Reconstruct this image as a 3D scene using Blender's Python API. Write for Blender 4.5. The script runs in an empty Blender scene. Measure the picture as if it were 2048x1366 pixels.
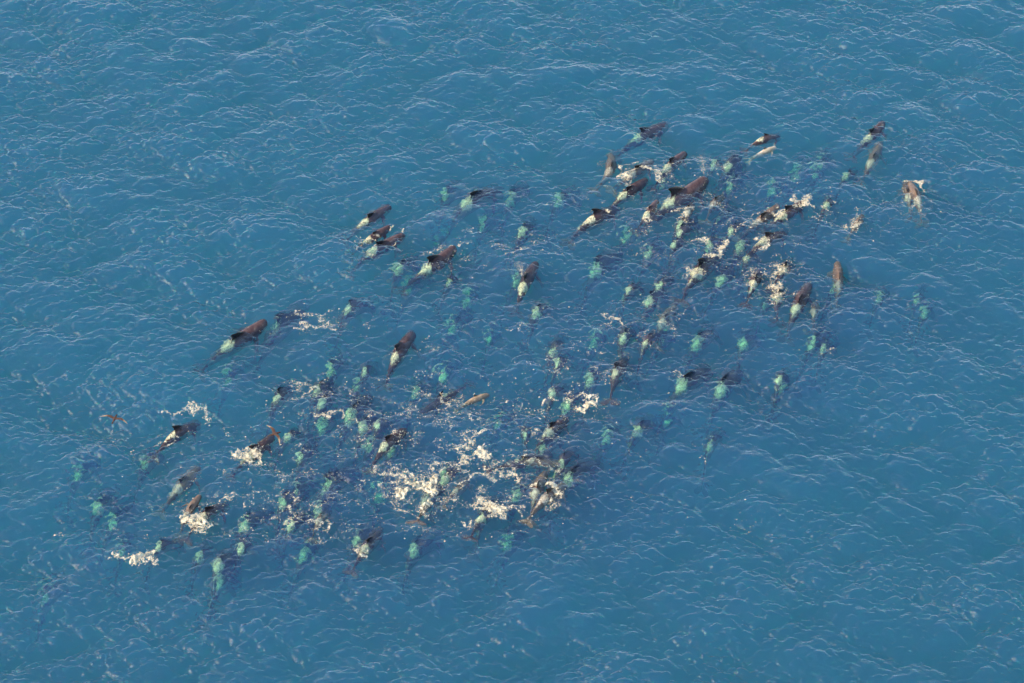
import bpy, bmesh, math, random
import numpy as np
from mathutils import Vector, Matrix
random.seed(7)
RNG = np.random.default_rng(11)
R = math.radians
scene = bpy.context.scene
COL = scene.collection

# ------------------------------------------------------------------ camera
PITCH, CAM_H, HFOV = R(40), 110.0, R(20)
CAM_Y = -CAM_H / math.tan(PITCH)
cam_d = bpy.data.cameras.new('camera'); cam = bpy.data.objects.new('camera', cam_d); COL.objects.link(cam)
cam.location = (0, CAM_Y, CAM_H); cam.rotation_euler = (math.pi/2 - PITCH, 0, 0)
cam_d.sensor_width = 36; cam_d.lens = 18 / math.tan(HFOV/2)
cam_d.clip_start = 1; cam_d.clip_end = 6000
scene.camera = cam
FPX = 1024 / math.tan(HFOV/2)

# ------------------------------------------------------------------ light
SUN_EL, SUN_AZ = R(33), R(252)          # azimuth clockwise from +Y: sun on the left, a little beyond the pod
world = bpy.data.worlds.new('World'); scene.world = world; world.use_nodes = True
wn = world.node_tree; bg = wn.nodes['Background']
sky = wn.nodes.new('ShaderNodeTexSky'); sky.sky_type = 'NISHITA'; sky.sun_disc = False
sky.sun_elevation = SUN_EL; sky.sun_rotation = SUN_AZ; sky.air_density = 1.0; sky.dust_density = 0.4; sky.ozone_density = 1.0
wn.links.new(sky.outputs[0], bg.inputs[0]); bg.inputs[1].default_value = 0.15
sun_d = bpy.data.lights.new('sun', 'SUN'); sun = bpy.data.objects.new('sun', sun_d); COL.objects.link(sun)
sun_d.energy = 2.5; sun_d.angle = R(0.5); sun_d.color = (1.0, 0.83, 0.62)
sdir = Vector((math.sin(SUN_AZ)*math.cos(SUN_EL), math.cos(SUN_AZ)*math.cos(SUN_EL), math.sin(SUN_EL)))
sun.rotation_euler = sdir.to_track_quat('Z', 'Y').to_euler(); sun.location = (-60, 20, 60)
vs = scene.view_settings
vs.view_transform = 'Standard'; vs.look = 'None'; vs.gamma = 1; vs.exposure = 1.25; vs.use_curve_mapping = False
cy = scene.cycles; cy.use_denoising = True; cy.denoising_prefilter = 'ACCURATE'
cy.max_bounces = 6; cy.volume_bounces = 2; cy.transparent_max_bounces = 12; cy.diffuse_bounces = 2; cy.glossy_bounces = 2
cy.transmission_bounces = 3
cy.sample_clamp_indirect = 3.0; cy.sample_clamp_direct = 1.6

# ------------------------------------------------------------------ helpers
def tag(o, label=None, cat=None, group=None, kind=None):
    if label: o['label'] = label
    if cat: o['category'] = cat
    if group: o['group'] = group
    if kind: o['kind'] = kind
    return o

def ground(px, py, z=0.0):
    """point of the photograph (2048x1366 pixels) on the level z of the sea"""
    dx, dy = (px-1024)/FPX, -(py-683)/FPX
    c, s = math.cos(PITCH), math.sin(PITCH)
    d = Vector((dx, c + dy*s, -s + dy*c))
    t = (z - CAM_H)/d.z
    return Vector((d.x*t, CAM_Y + d.y*t, z))

def np_mesh(name, co, faces, mat, smooth=True, attrs=None):
    co = np.asarray(co, dtype=np.float32); faces = np.asarray(faces, dtype=np.int32)
    me = bpy.data.meshes.new(name)
    n, k = faces.shape
    me.vertices.add(len(co)); me.vertices.foreach_set('co', co.ravel())
    me.loops.add(n*k); me.loops.foreach_set('vertex_index', faces.ravel())
    me.polygons.add(n); me.polygons.foreach_set('loop_start', np.arange(0, n*k, k, dtype=np.int32))
    me.polygons.foreach_set('loop_total', np.full(n, k, dtype=np.int32))
    me.polygons.foreach_set('use_smooth', np.full(n, smooth, dtype=bool))
    for an, av in (attrs or {}).items():
        a = me.attributes.new(an, 'FLOAT', 'POINT'); a.data.foreach_set('value', np.asarray(av, dtype=np.float32))
    me.update(); me.validate()
    me.materials.append(mat)
    o = bpy.data.objects.new(name, me); COL.objects.link(o)
    return o

def mat_new(name):
    m = bpy.data.materials.new(name); m.use_nodes = True; m.node_tree.nodes.clear()
    return m, m.node_tree

def nd(t, typ, loc=None, **kw):
    n = t.nodes.new(typ)
    for k, v in kw.items():
        if k.startswith('i_'): n.inputs[k[2:].replace('_', ' ')].default_value = v
        else: setattr(n, k, v)
    return n

def math_n(t, op, a, b=None, c=None, clamp=False):
    n = t.nodes.new('ShaderNodeMath'); n.operation = op; n.use_clamp = clamp
    for i, v in enumerate((a, b, c)):
        if v is None: continue
        if isinstance(v, (int, float)): n.inputs[i].default_value = v
        else: t.links.new(v, n.inputs[i])
    return n.outputs[0]

def ramp(t, fac, lo, hi, a=0.0, b=1.0):
    n = t.nodes.new('ShaderNodeMapRange'); n.interpolation_type = 'SMOOTHSTEP'
    t.links.new(fac, n.inputs[0]); n.inputs[1].default_value = lo; n.inputs[2].default_value = hi
    n.inputs[3].default_value = a; n.inputs[4].default_value = b
    return n.outputs[0]

def mixc(t, fac, a, b):
    n = t.nodes.new('ShaderNodeMix'); n.data_type = 'RGBA'
    for s, v in ((0, fac), (6, a), (7, b)):
        if isinstance(v, (int, float)): n.inputs[s].default_value = v
        elif isinstance(v, tuple): n.inputs[s].default_value = (*v, 1)
        else: t.links.new(v, n.inputs[s])
    return n.outputs[2]

# ------------------------------------------------------------------ the sea
SL_LONG, SL_MID, CH_MID = .20, .50, .7
TILE, NF = 100.0, 2048
def spectrum_field(n, tile, fn, seed):
    r = np.random.default_rng(seed)
    k1 = np.fft.fftfreq(n, d=tile/n)*2*np.pi
    kx, ky = np.meshgrid(k1, k1)            # rows = y
    k = np.hypot(kx, ky); k[0, 0] = 1
    a = fn(kx, ky, k); a[0, 0] = 0
    f = a*(r.normal(size=(n, n)) + 1j*r.normal(size=(n, n)))
    return f, kx, ky, k

def wind(kx, ky, k, az, L, spread, lmin):
    """spectrum of waves running towards az (from +Y, clockwise), longest near L metres"""
    dx, dy = math.sin(az), math.cos(az)
    c = np.abs(kx*dx + ky*dy)/k
    kp = 2*np.pi/L
    return np.exp(-0.5*(kp/k)**2)/k**1.72 * c**spread * np.exp(-(k*lmin/(2*np.pi))**2)
def lin(f, n=None):
    return np.real(np.fft.ifft2(f))
def spec_long(kx, ky, k):
    a = wind(kx, ky, k, R(35), 9, 3, .9); b = wind(kx, ky, k, R(-32), 5.0, 3, .9)
    return np.sqrt(a**2 + b**2)
def spec_mid(kx, ky, k):
    a = wind(kx, ky, k, R(40), .9, 3, .11); b = wind(kx, ky, k, R(-36), .8, 3, .11); c = wind(kx, ky, k, R(4), .55, 2.5, .11)
    return np.sqrt(a**2 + .9*b**2 + 1.0*c**2)
MF, _, _, _ = spectrum_field(NF, TILE, lambda kx, ky, k: np.exp(-(k*5.5/(2*np.pi))**2), 5)
MOD = lin(MF); MOD = np.clip(.95 + .24*MOD/MOD.std(), .55, 1.45)
Hf = 0; DXf = 0; DYf = 0
for sp_, sl_, ch_, md_, sd_ in ((spec_long, SL_LONG, 1.0, 1, 3), (spec_mid, SL_MID, CH_MID, MOD, 4)):
    F, KX, KY, KK = spectrum_field(NF, TILE, sp_, sd_)
    h_ = lin(F); k_ = sl_/math.hypot(np.gradient(h_, TILE/NF, axis=0).std(), np.gradient(h_, TILE/NF, axis=1).std())
    Hf = Hf + h_*k_*md_
    DXf = DXf + lin(1j*KX/KK*F)*k_*md_*ch_; DYf = DYf + lin(1j*KY/KK*F)*k_*md_*ch_
CHOP = 1.0
def samp(f, x, y, tile=TILE):
    n = f.shape[0]
    u = (np.asarray(x, float)/tile % 1)*n; v = (np.asarray(y, float)/tile % 1)*n
    i = np.floor(u).astype(int); j = np.floor(v).astype(int); fu = u-i; fv = v-j
    i %= n; j %= n; i1 = (i+1) % n; j1 = (j+1) % n
    return (f[j, i]*(1-fu)+f[j, i1]*fu)*(1-fv) + (f[j1, i]*(1-fu)+f[j1, i1]*fu)*fv
def sea_pt(x, y):
    return x - CHOP*samp(DXf, x, y), y - CHOP*samp(DYf, x, y), samp(Hf, x, y)
def sea_z(x, y):
    return float(samp(Hf, x, y))

def axis(lo, hi, step, far):
    a = list(np.arange(lo, hi+1e-6, step)); s = step; v = hi; r = []
    while v < far: s *= 1.22; v += s; r.append(v)
    s = step; v = lo; l = []
    while v > -far: s *= 1.22; v -= s; l.append(v)
    return np.array(l[::-1] + a + r)
GS = 0.053
ax = axis(-50, 50, GS, 2500); ay = axis(-36, 54, GS, 2500)
X, Y = np.meshgrid(ax, ay)
px_, py_, pz_ = sea_pt(X, Y)
d_out = np.maximum(np.maximum(np.abs(X)-50, 0), np.maximum(np.maximum(Y-54, -36-Y), 0))
fade = np.clip(1-d_out/9, 0, 1)
px_ = X + (px_-X)*fade; py_ = Y + (py_-Y)*fade; pz_ = pz_*fade
ny, nx = X.shape
co = np.stack([px_, py_, pz_], -1).reshape(-1, 3)
idx = np.arange(nx*ny).reshape(ny, nx)
fq = np.stack([idx[:-1, :-1], idx[:-1, 1:], idx[1:, 1:], idx[1:, :-1]], -1).reshape(-1, 4)
# closed body of water: rim going down and a bottom
DEPTH = 30.0
rim = np.concatenate([idx[0, :], idx[1:, -1], idx[-1, -2::-1], idx[-2:0:-1, 0]])
nb = len(co); low = co[rim].copy(); low[:, 2] = -DEPTH
co2 = np.concatenate([co, low]); m = len(rim); r_ = np.arange(m)
side = np.stack([rim, nb+r_, nb+(r_+1) % m, rim[(r_+1) % m]], -1)
faces = np.concatenate([fq, side])

wm, t = mat_new('sea_water')
out = nd(t, 'ShaderNodeOutputMaterial')
geo = nd(t, 'ShaderNodeNewGeometry')
tc = nd(t, 'ShaderNodeTexCoord')
mp = nd(t, 'ShaderNodeMapping'); mp.inputs['Rotation'].default_value = (0, 0, R(-18)); mp.inputs['Scale'].default_value = (0.55, 1.0, 1.0)
mp2 = nd(t, 'ShaderNodeMapping'); mp2.inputs['Rotation'].default_value = (0, 0, R(24)); mp2.inputs['Scale'].default_value = (0.5, 1.0, 1.0)
t.links.new(tc.outputs['Object'], mp.inputs[0]); t.links.new(tc.outputs['Object'], mp2.inputs[0])
n1 = nd(t, 'ShaderNodeTexNoise'); n1.inputs['Scale'].default_value = 3.2; n1.inputs['Detail'].default_value = 3; t.links.new(mp.outputs[0], n1.inputs['Vector'])
n2 = nd(t, 'ShaderNodeTexNoise'); n2.inputs['Scale'].default_value = 2.6; n2.inputs['Detail'].default_value = 3; t.links.new(mp2.outputs[0], n2.inputs['Vector'])
rg = lambda s: math_n(t, 'SUBTRACT', 1.0, math_n(t, 'ABSOLUTE', math_n(t, 'MULTIPLY', math_n(t, 'SUBTRACT', s, 0.5), 4.0)))
hsum = math_n(t, 'ADD', rg(n1.outputs['Fac']), rg(n2.outputs['Fac']))
bp = nd(t, 'ShaderNodeBump'); bp.inputs['Strength'].default_value = 1.0; bp.inputs['Distance'].default_value = 0.008
t.links.new(hsum, bp.inputs['Height'])
vd = nd(t, 'ShaderNodeVectorMath', operation='DOT_PRODUCT')
t.links.new(bp.outputs[0], vd.inputs[0]); t.links.new(geo.outputs['Incoming'], vd.inputs[1])
cosn = math_n(t, 'ABSOLUTE', vd.outputs['Value'])
sch = math_n(t, 'ADD', 0.02, math_n(t, 'MULTIPLY', 0.98, math_n(t, 'POWER', math_n(t, 'SUBTRACT', 1.0, cosn, clamp=True), 4.0)))
tr = nd(t, 'ShaderNodeBsdfTransparent'); tr.inputs[0].default_value = (0.97, 0.985, 0.99, 1)
rf = nd(t, 'ShaderNodeBsdfRefraction'); rf.inputs['IOR'].default_value = 1.33; rf.inputs['Roughness'].default_value = 0.0; t.links.new(bp.outputs[0], rf.inputs['Normal'])
mt = nd(t, 'ShaderNodeMixShader'); mt.inputs[0].default_value = 0.55
t.links.new(tr.outputs[0], mt.inputs[1]); t.links.new(rf.outputs[0], mt.inputs[2])
gl = nd(t, 'ShaderNodeBsdfGlossy'); gl.inputs['Roughness'].default_value = 0.42; t.links.new(bp.outputs[0], gl.inputs['Normal'])
mx = nd(t, 'ShaderNodeMixShader'); t.links.new(sch, mx.inputs[0]); t.links.new(mt.outputs[0], mx.inputs[1]); t.links.new(gl.outputs[0], mx.inputs[2])
t.links.new(mx.outputs[0], out.inputs['Surface'])
va = nd(t, 'ShaderNodeVolumeAbsorption'); vsn = nd(t, 'ShaderNodeVolumeScatter'); ad = nd(t, 'ShaderNodeAddShader')
def coef(node, r, g, b, absorb):
    m_ = max(r, g, b) if not absorb else max(r, g, b)*1.0001
    node.inputs['Density'].default_value = m_
    node.inputs['Color'].default_value = (1-r/m_, 1-g/m_, 1-b/m_, 1) if absorb else (r/m_, g/m_, b/m_, 1)
coef(va, 0.37, 0.066, 0.082, True)
coef(vsn, 0.046, 0.064, 0.170, False)
t.links.new(va.outputs[0], ad.inputs[0]); t.links.new(vsn.outputs[0], ad.inputs[1])
t.links.new(ad.outputs[0], out.inputs['Volume'])
sea = np_mesh('sea_water', co2, faces, wm)
tag(sea, 'open blue sea with short crossing wind waves', 'water', kind='structure')
# deep dark floor closing the body of water
fm, t = mat_new('sea_floor'); out = nd(t, 'ShaderNodeOutputMaterial'); b = nd(t, 'ShaderNodeBsdfDiffuse'); b.inputs[0].default_value = (0.01, 0.03, 0.05, 1)
t.links.new(b.outputs[0], out.inputs[0])
fl = np_mesh('sea_floor', [(-3000, -3000, -DEPTH+.2), (3000, -3000, -DEPTH+.2), (3000, 3000, -DEPTH+.2), (-3000, 3000, -DEPTH+.2)], [[0, 1, 2, 3]], fm, smooth=False)
tag(fl, 'dark deep sea floor', 'sea floor', kind='structure')

# ------------------------------------------------------------------ whale
PROF = np.array([
 (0.000, .006, .008, .010), (.006, .030, .036, .010), (.020, .046, .056, .008), (.045, .058, .070, .006), (.080, .067, .080, .003), (.130, .076, .087, 0),
 (.200, .086, .093, 0), (.280, .094, .098, 0), (.360, .096, .099, 0), (.440, .091, .096, 0), (.520, .080, .089, 0), (.600, .064, .077, .001),
 (.680, .047, .063, .002), (.760, .031, .048, .003), (.830, .020, .036, .004), (.890, .014, .025, .004), (.935, .011, .017, .004), (.970, .008, .010, .004), (.985, .003, .004, .004)])
def prof(s, c):
    return np.interp(s, PROF[:, 0], PROF[:, c])
def loft(bm, rings):
    vr = [[bm.verts.new(p) for p in r] for r in rings]
    n = len(rings[0])
    for a, b in zip(vr[:-1], vr[1:]):
        for i in range(n): bm.faces.new((a[i], a[(i+1) % n], b[(i+1) % n], b[i]))
    bm.faces.new(vr[0][::-1]); bm.faces.new(vr[-1])
def tmp_obj(bm):
    bmesh.ops.recalc_face_normals(bm, faces=bm.faces)
    me = bpy.data.meshes.new('tmp'); bm.to_mesh(me); bm.free()
    o = bpy.data.objects.new('tmp', me); COL.objects.link(o); return o
def section(chord, thick, n=8):
    """closed foil section from leading (u=0) to trailing (u=1)"""
    r = []
    for i in range(n):
        a = 2*math.pi*i/n
        u = 0.5 - 0.5*math.cos(a); w = math.sin(a)*thick*(1-0.45*u)
        r.append((u*chord, w))
    return r
def whale_template(fin_h, fin_len, head_bulge=1.0):
    bm = bmesh.new()
    ss = np.concatenate([[0, .006, .02, .04, .065, .095], np.arange(.13, .94, .035), [.95, .97, .985]])
    rings = []
    for s in ss:
        w, h, zc = prof(s, 1), prof(s, 2), prof(s, 3)
        if s < .12: w *= head_bulge; h *= head_bulge
        ring = []
        for i in range(18):
            a = 2*math.pi*i/18
            cx_, sx_ = math.cos(a), math.sin(a)
            k = 1.0 + 0.04*max(0, -sx_)
            ring.append((-s, w*cx_*abs(cx_)**(-0.08) if abs(cx_) > 1e-3 else 0, zc + h*sx_*k))
        rings.append(ring)
    for r_i in rings:
        for j_, p_ in enumerate(r_i): r_i[j_] = (p_[0], p_[1]*.90, p_[2]*.94)
    loft(bm, rings); body = tmp_obj(bm)
    parts = []
    # dorsal fin: long base, rounded hooked tip leaning back
    bm = bmesh.new(); rings = []
    s0 = .30
    zt = lambda s: prof(s, 3) + prof(s, 2)
    for tt, le, ch in ((-.25, -.01, 1.02), (0, 0, 1.0), (.25, .16, .80), (.5, .36, .60), (.72, .58, .45), (.88, .78, .33), (.97, .93, .2), (1.0, 1.04, .08)):
        sec = section(ch*fin_len, .013*(1-.55*max(tt, 0)))
        rings.append([(-(s0 + le*fin_len*.95 + u), w, zt(s0+.5*fin_len) - .004 + tt*fin_h) for u, w in sec])
    loft(bm, rings); parts.append(tmp_obj(bm))
    # flippers: long sickles swept back
    for sd in (1, -1):
        bm = bmesh.new(); rings = []
        for tt, le, ch in ((-.1, 0, .075), (.08, .012, .07), (.3, .035, .062), (.55, .07, .05), (.8, .125, .033), (.95, .17, .018), (1.0, .195, .006)):
            sec = section(ch, .009*(1-.6*max(tt, 0)))
            rings.append([(-(.165 + le + u), sd*(.062 + tt*.165), -.045 - tt*.045 + w) for u, w in sec])
        loft(bm, rings); parts.append(tmp_obj(bm))
    # flukes
    bm = bmesh.new(); rings = []
    for tt in (-1, -.93, -.8, -.6, -.38, -.15, 0, .15, .38, .6, .8, .93, 1):
        a = abs(tt); le = .918 + .072*a**1.25; te = .985 + .022*math.sin(a*math.pi*.9) + .012*a
        ch = max(te-le, .004) if a < .999 else .004
        sec = section(ch, .0065*(1-.6*a)+.0012)
        rings.append([(-(le+u), tt*.128, .004 + w) for u, w in sec])
    loft(bm, rings); parts.append(tmp_obj(bm))
    for p in parts:
        md = body.modifiers.new('u', 'BOOLEAN'); md.operation = 'UNION'; md.solver = 'EXACT'; md.object = p
    dg = bpy.context.evaluated_depsgraph_get(); dg.update()
    me = bpy.data.meshes.new_from_object(body.evaluated_get(dg))
    for p in parts + [body]: bpy.data.objects.remove(p)
    bm = bmesh.new(); bm.from_mesh(me)
    bmesh.ops.triangulate(bm, faces=[f for f in bm.faces if len(f.verts) > 4])
    bm.to_mesh(me); bm.free()
    return me
TPL = {'male': whale_template(.120, .215), 'adult': whale_template(.098, .19), 'young': whale_template(.068, .15), 'calf': whale_template(.06, .13)}
LEN = {'male': 5.8, 'adult': 4.7, 'young': 3.5, 'calf': 2.6}
TCO = {}
for k_, me in TPL.items():
    a = np.empty(len(me.vertices)*3); me.vertices.foreach_get('co', a); TCO[k_] = a.reshape(-1, 3)

def skin(name, dark, dark2, pale, spots, rough=.2):
    m, t = mat_new(name); out = nd(t, 'ShaderNodeOutputMaterial'); b = nd(t, 'ShaderNodeBsdfPrincipled')
    at = nd(t, 'ShaderNodeAttribute'); at.attribute_name = 'saddle'
    fin_shade = nd(t, 'ShaderNodeAttribute'); fin_shade.attribute_name = 'fin'
    tcn = nd(t, 'ShaderNodeTexCoord'); oi = nd(t, 'ShaderNodeObjectInfo')
    off = nd(t, 'ShaderNodeVectorMath', operation='ADD'); t.links.new(tcn.outputs['Object'], off.inputs[0])
    cmb = nd(t, 'ShaderNodeCombineXYZ'); t.links.new(math_n(t, 'MULTIPLY', oi.outputs['Random'], 50.0), cmb.inputs[0]); t.links.new(cmb.outputs[0], off.inputs[1])
    na = nd(t, 'ShaderNodeTexNoise'); na.inputs['Scale'].default_value = 3.5; na.inputs['Detail'].default_value = 5; na.inputs['Roughness'].default_value = .65; t.links.new(off.outputs[0], na.inputs['Vector'])
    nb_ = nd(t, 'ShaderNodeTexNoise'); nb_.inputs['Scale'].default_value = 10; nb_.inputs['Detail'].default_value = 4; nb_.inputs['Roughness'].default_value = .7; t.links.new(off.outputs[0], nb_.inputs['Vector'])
    edge = math_n(t, 'ADD', at.outputs['Fac'], math_n(t, 'MULTIPLY', math_n(t, 'SUBTRACT', na.outputs['Fac'], .5), 2.3))
    fac = ramp(t, edge, .35, .75)
    bright = math_n(t, 'ADD', .80, math_n(t, 'MULTIPLY', oi.outputs['Random'], .20))
    caustic_mott = ramp(t, nb_.outputs['Fac'], .38, .56, 0.18, 1.0)  # rippled sunlight under the waves, painted into the saddle as mottling
    fac2 = math_n(t, 'MULTIPLY', math_n(t, 'MULTIPLY', fac, caustic_mott), bright)
    base = mixc(t, ramp(t, na.outputs['Fac'], .35, .7), dark, dark2)
    sp = ramp(t, nb_.outputs['Fac'], .60, .72, 0, spots)
    base = mixc(t, sp, base, pale)
    c = mixc(t, fac2, base, pale); c = mixc(t, fin_shade.outputs['Fac'], c, (.014, .012, .014))  # dorsal fin painted near black for the shade on its unlit side
    t.links.new(c, b.inputs['Base Color']); b.inputs['Roughness'].default_value = rough; b.inputs['IOR'].default_value = 1.38
    bpn = nd(t, 'ShaderNodeBump'); bpn.inputs['Strength'].default_value = .35; bpn.inputs['Distance'].default_value = .03; t.links.new(na.outputs['Fac'], bpn.inputs['Height']); t.links.new(bpn.outputs[0], b.inputs['Normal'])
    t.links.new(b.outputs[0], out.inputs[0])
    return m
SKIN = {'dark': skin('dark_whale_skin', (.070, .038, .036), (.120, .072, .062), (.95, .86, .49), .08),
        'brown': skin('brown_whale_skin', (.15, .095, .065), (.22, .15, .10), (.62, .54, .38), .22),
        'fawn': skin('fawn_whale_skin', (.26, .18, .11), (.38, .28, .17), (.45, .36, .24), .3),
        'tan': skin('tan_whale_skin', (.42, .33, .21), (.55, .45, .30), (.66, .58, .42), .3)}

WHALES = []
def whale(sx, sy, hx, hy, size='adult', dh=0., dm=0., dt=.3, bend=0., tone='dark', arch=0., roll=0., fixed=None, sad=1.0, label=None):
    rr_ = random.Random(int(sx*3+sy)); dh += .06; dm += .07; dt += .32; roll += rr_.uniform(-.22, .22); bend += rr_.uniform(-.16, .16); sad *= rr_.uniform(.68, 1.08)
    ps = ground(sx, sy, -dm - .1); ph = ground(hx, hy, -dh - .1)
    d = Vector((ph.x-ps.x, ph.y-ps.y)); L = LEN[size]
    if not fixed: L = min(max(d.length/.56, L*.86), L*1.14)
    ang = math.atan2(d.y, d.x); ux, uy = math.cos(ang), math.sin(ang)
    nose = Vector((ps.x + ux*.56*L, ps.y + uy*.56*L))
    c = TCO[size].copy(); s = -c[:, 0]
    top = s*0 + np.interp(s, PROF[:, 0], PROF[:, 2]+PROF[:, 3])
    z = c[:, 2]; yy = c[:, 1]
    # pale saddle behind the fin, tapering to the tail
    lim = np.interp(s, [.42, .48, .51, .55, .60, .65, .70, .78, .86], [-.06, .015, .060, .080, .062, .026, .010, .001, -.06])
    if fixed: lim = np.interp(s, [.42, .48, .51, .55, .59, .63, .66], [-.06, .02, .062, .080, .062, .020, -.06])
    tip = np.clip((z - prof(s, 3))/np.maximum(prof(s, 2), 1e-3), -1.5, 3)
    sdl = np.clip((lim*sad - np.abs(yy))/.035 + .5, 0, 1)*np.clip((tip+.35)/.5, 0, 1)
    fin = (tip > 1.12) & (s < .7) & (np.abs(yy) < .03); sdl[fin] = 0
    sdl *= 1 - .75*np.exp(-(yy/.006)**2)*(s > .5)
    sdl[(s > .9)] *= .3
    # spine
    q = [(.08, dh), (.56, dm), (.92, dt)]
    def lag(u):
        r = 0
        for i, (xi, vi) in enumerate(q):
            l = 1
            for j, (xj, _) in enumerate(q):
                if i != j: l = l*(u-xj)/(xi-xj)
            r = r + vi*l
        return r
    u = np.clip(s, 0, 1.02)
    zs = -lag(u) - L*np.interp(np.clip(u, 0.05, .97), PROF[:, 0], PROF[:, 2]) - arch*(u-.5)**2
    dzs = np.gradient(lag(np.linspace(0, 1, 21)), .05)
    lat = bend*L*((u-.5)**2 - .05)
    yr = yy*math.cos(roll) - z*math.sin(roll); zr = yy*math.sin(roll) + z*math.cos(roll)
    lx = -s*L; ly = yr*L + lat; lz = zr*L + zs
    mx_ = -.5*L
    wz = sea_z(nose.x - ux*.5*L, nose.y - uy*.5*L)*.8
    P = np.stack([lx - mx_, ly, lz], -1)
    me = TPL[size].copy(); me.name = 'pilot_whale'
    me.vertices.foreach_set('co', P.astype(np.float32).ravel())
    fa = me.attributes.new('fin', 'FLOAT', 'POINT'); fa.data.foreach_set('value', np.clip((tip-1.02)/.25, 0, 1).astype(np.float32)*(s < .7))
    a = me.attributes.new('saddle', 'FLOAT', 'POINT'); a.data.foreach_set('value', sdl.astype(np.float32))
    me.polygons.foreach_set('use_smooth', np.ones(len(me.polygons), dtype=bool)); me.update()
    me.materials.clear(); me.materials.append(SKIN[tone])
    o = bpy.data.objects.new('pilot_whale', me); COL.objects.link(o)
    o.location = (nose.x + ux*mx_, nose.y + uy*mx_, wz); o.rotation_euler = (0, 0, ang)
    tag(o, label or LABELS[len(WHALES)], 'whale', 'pilot whales of the pod')
    WHALES.append((o, sx, sy, dm, size, tone))
    return o
def deep(sx, sy, d, size='adult', ang=42, tone='dark', bend=0., tilt=0., sad=1.0, label=None):
    """a whale under water known by its saddle patch; ang = heading in the picture, up from the right"""
    l = 60
    return whale(sx, sy, sx + l*math.cos(R(ang)), sy - l*math.sin(R(ang)), size, d+1.0+tilt, d, d+1.1-tilt*.5, bend, tone, fixed=True, sad=sad, label=label)
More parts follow.
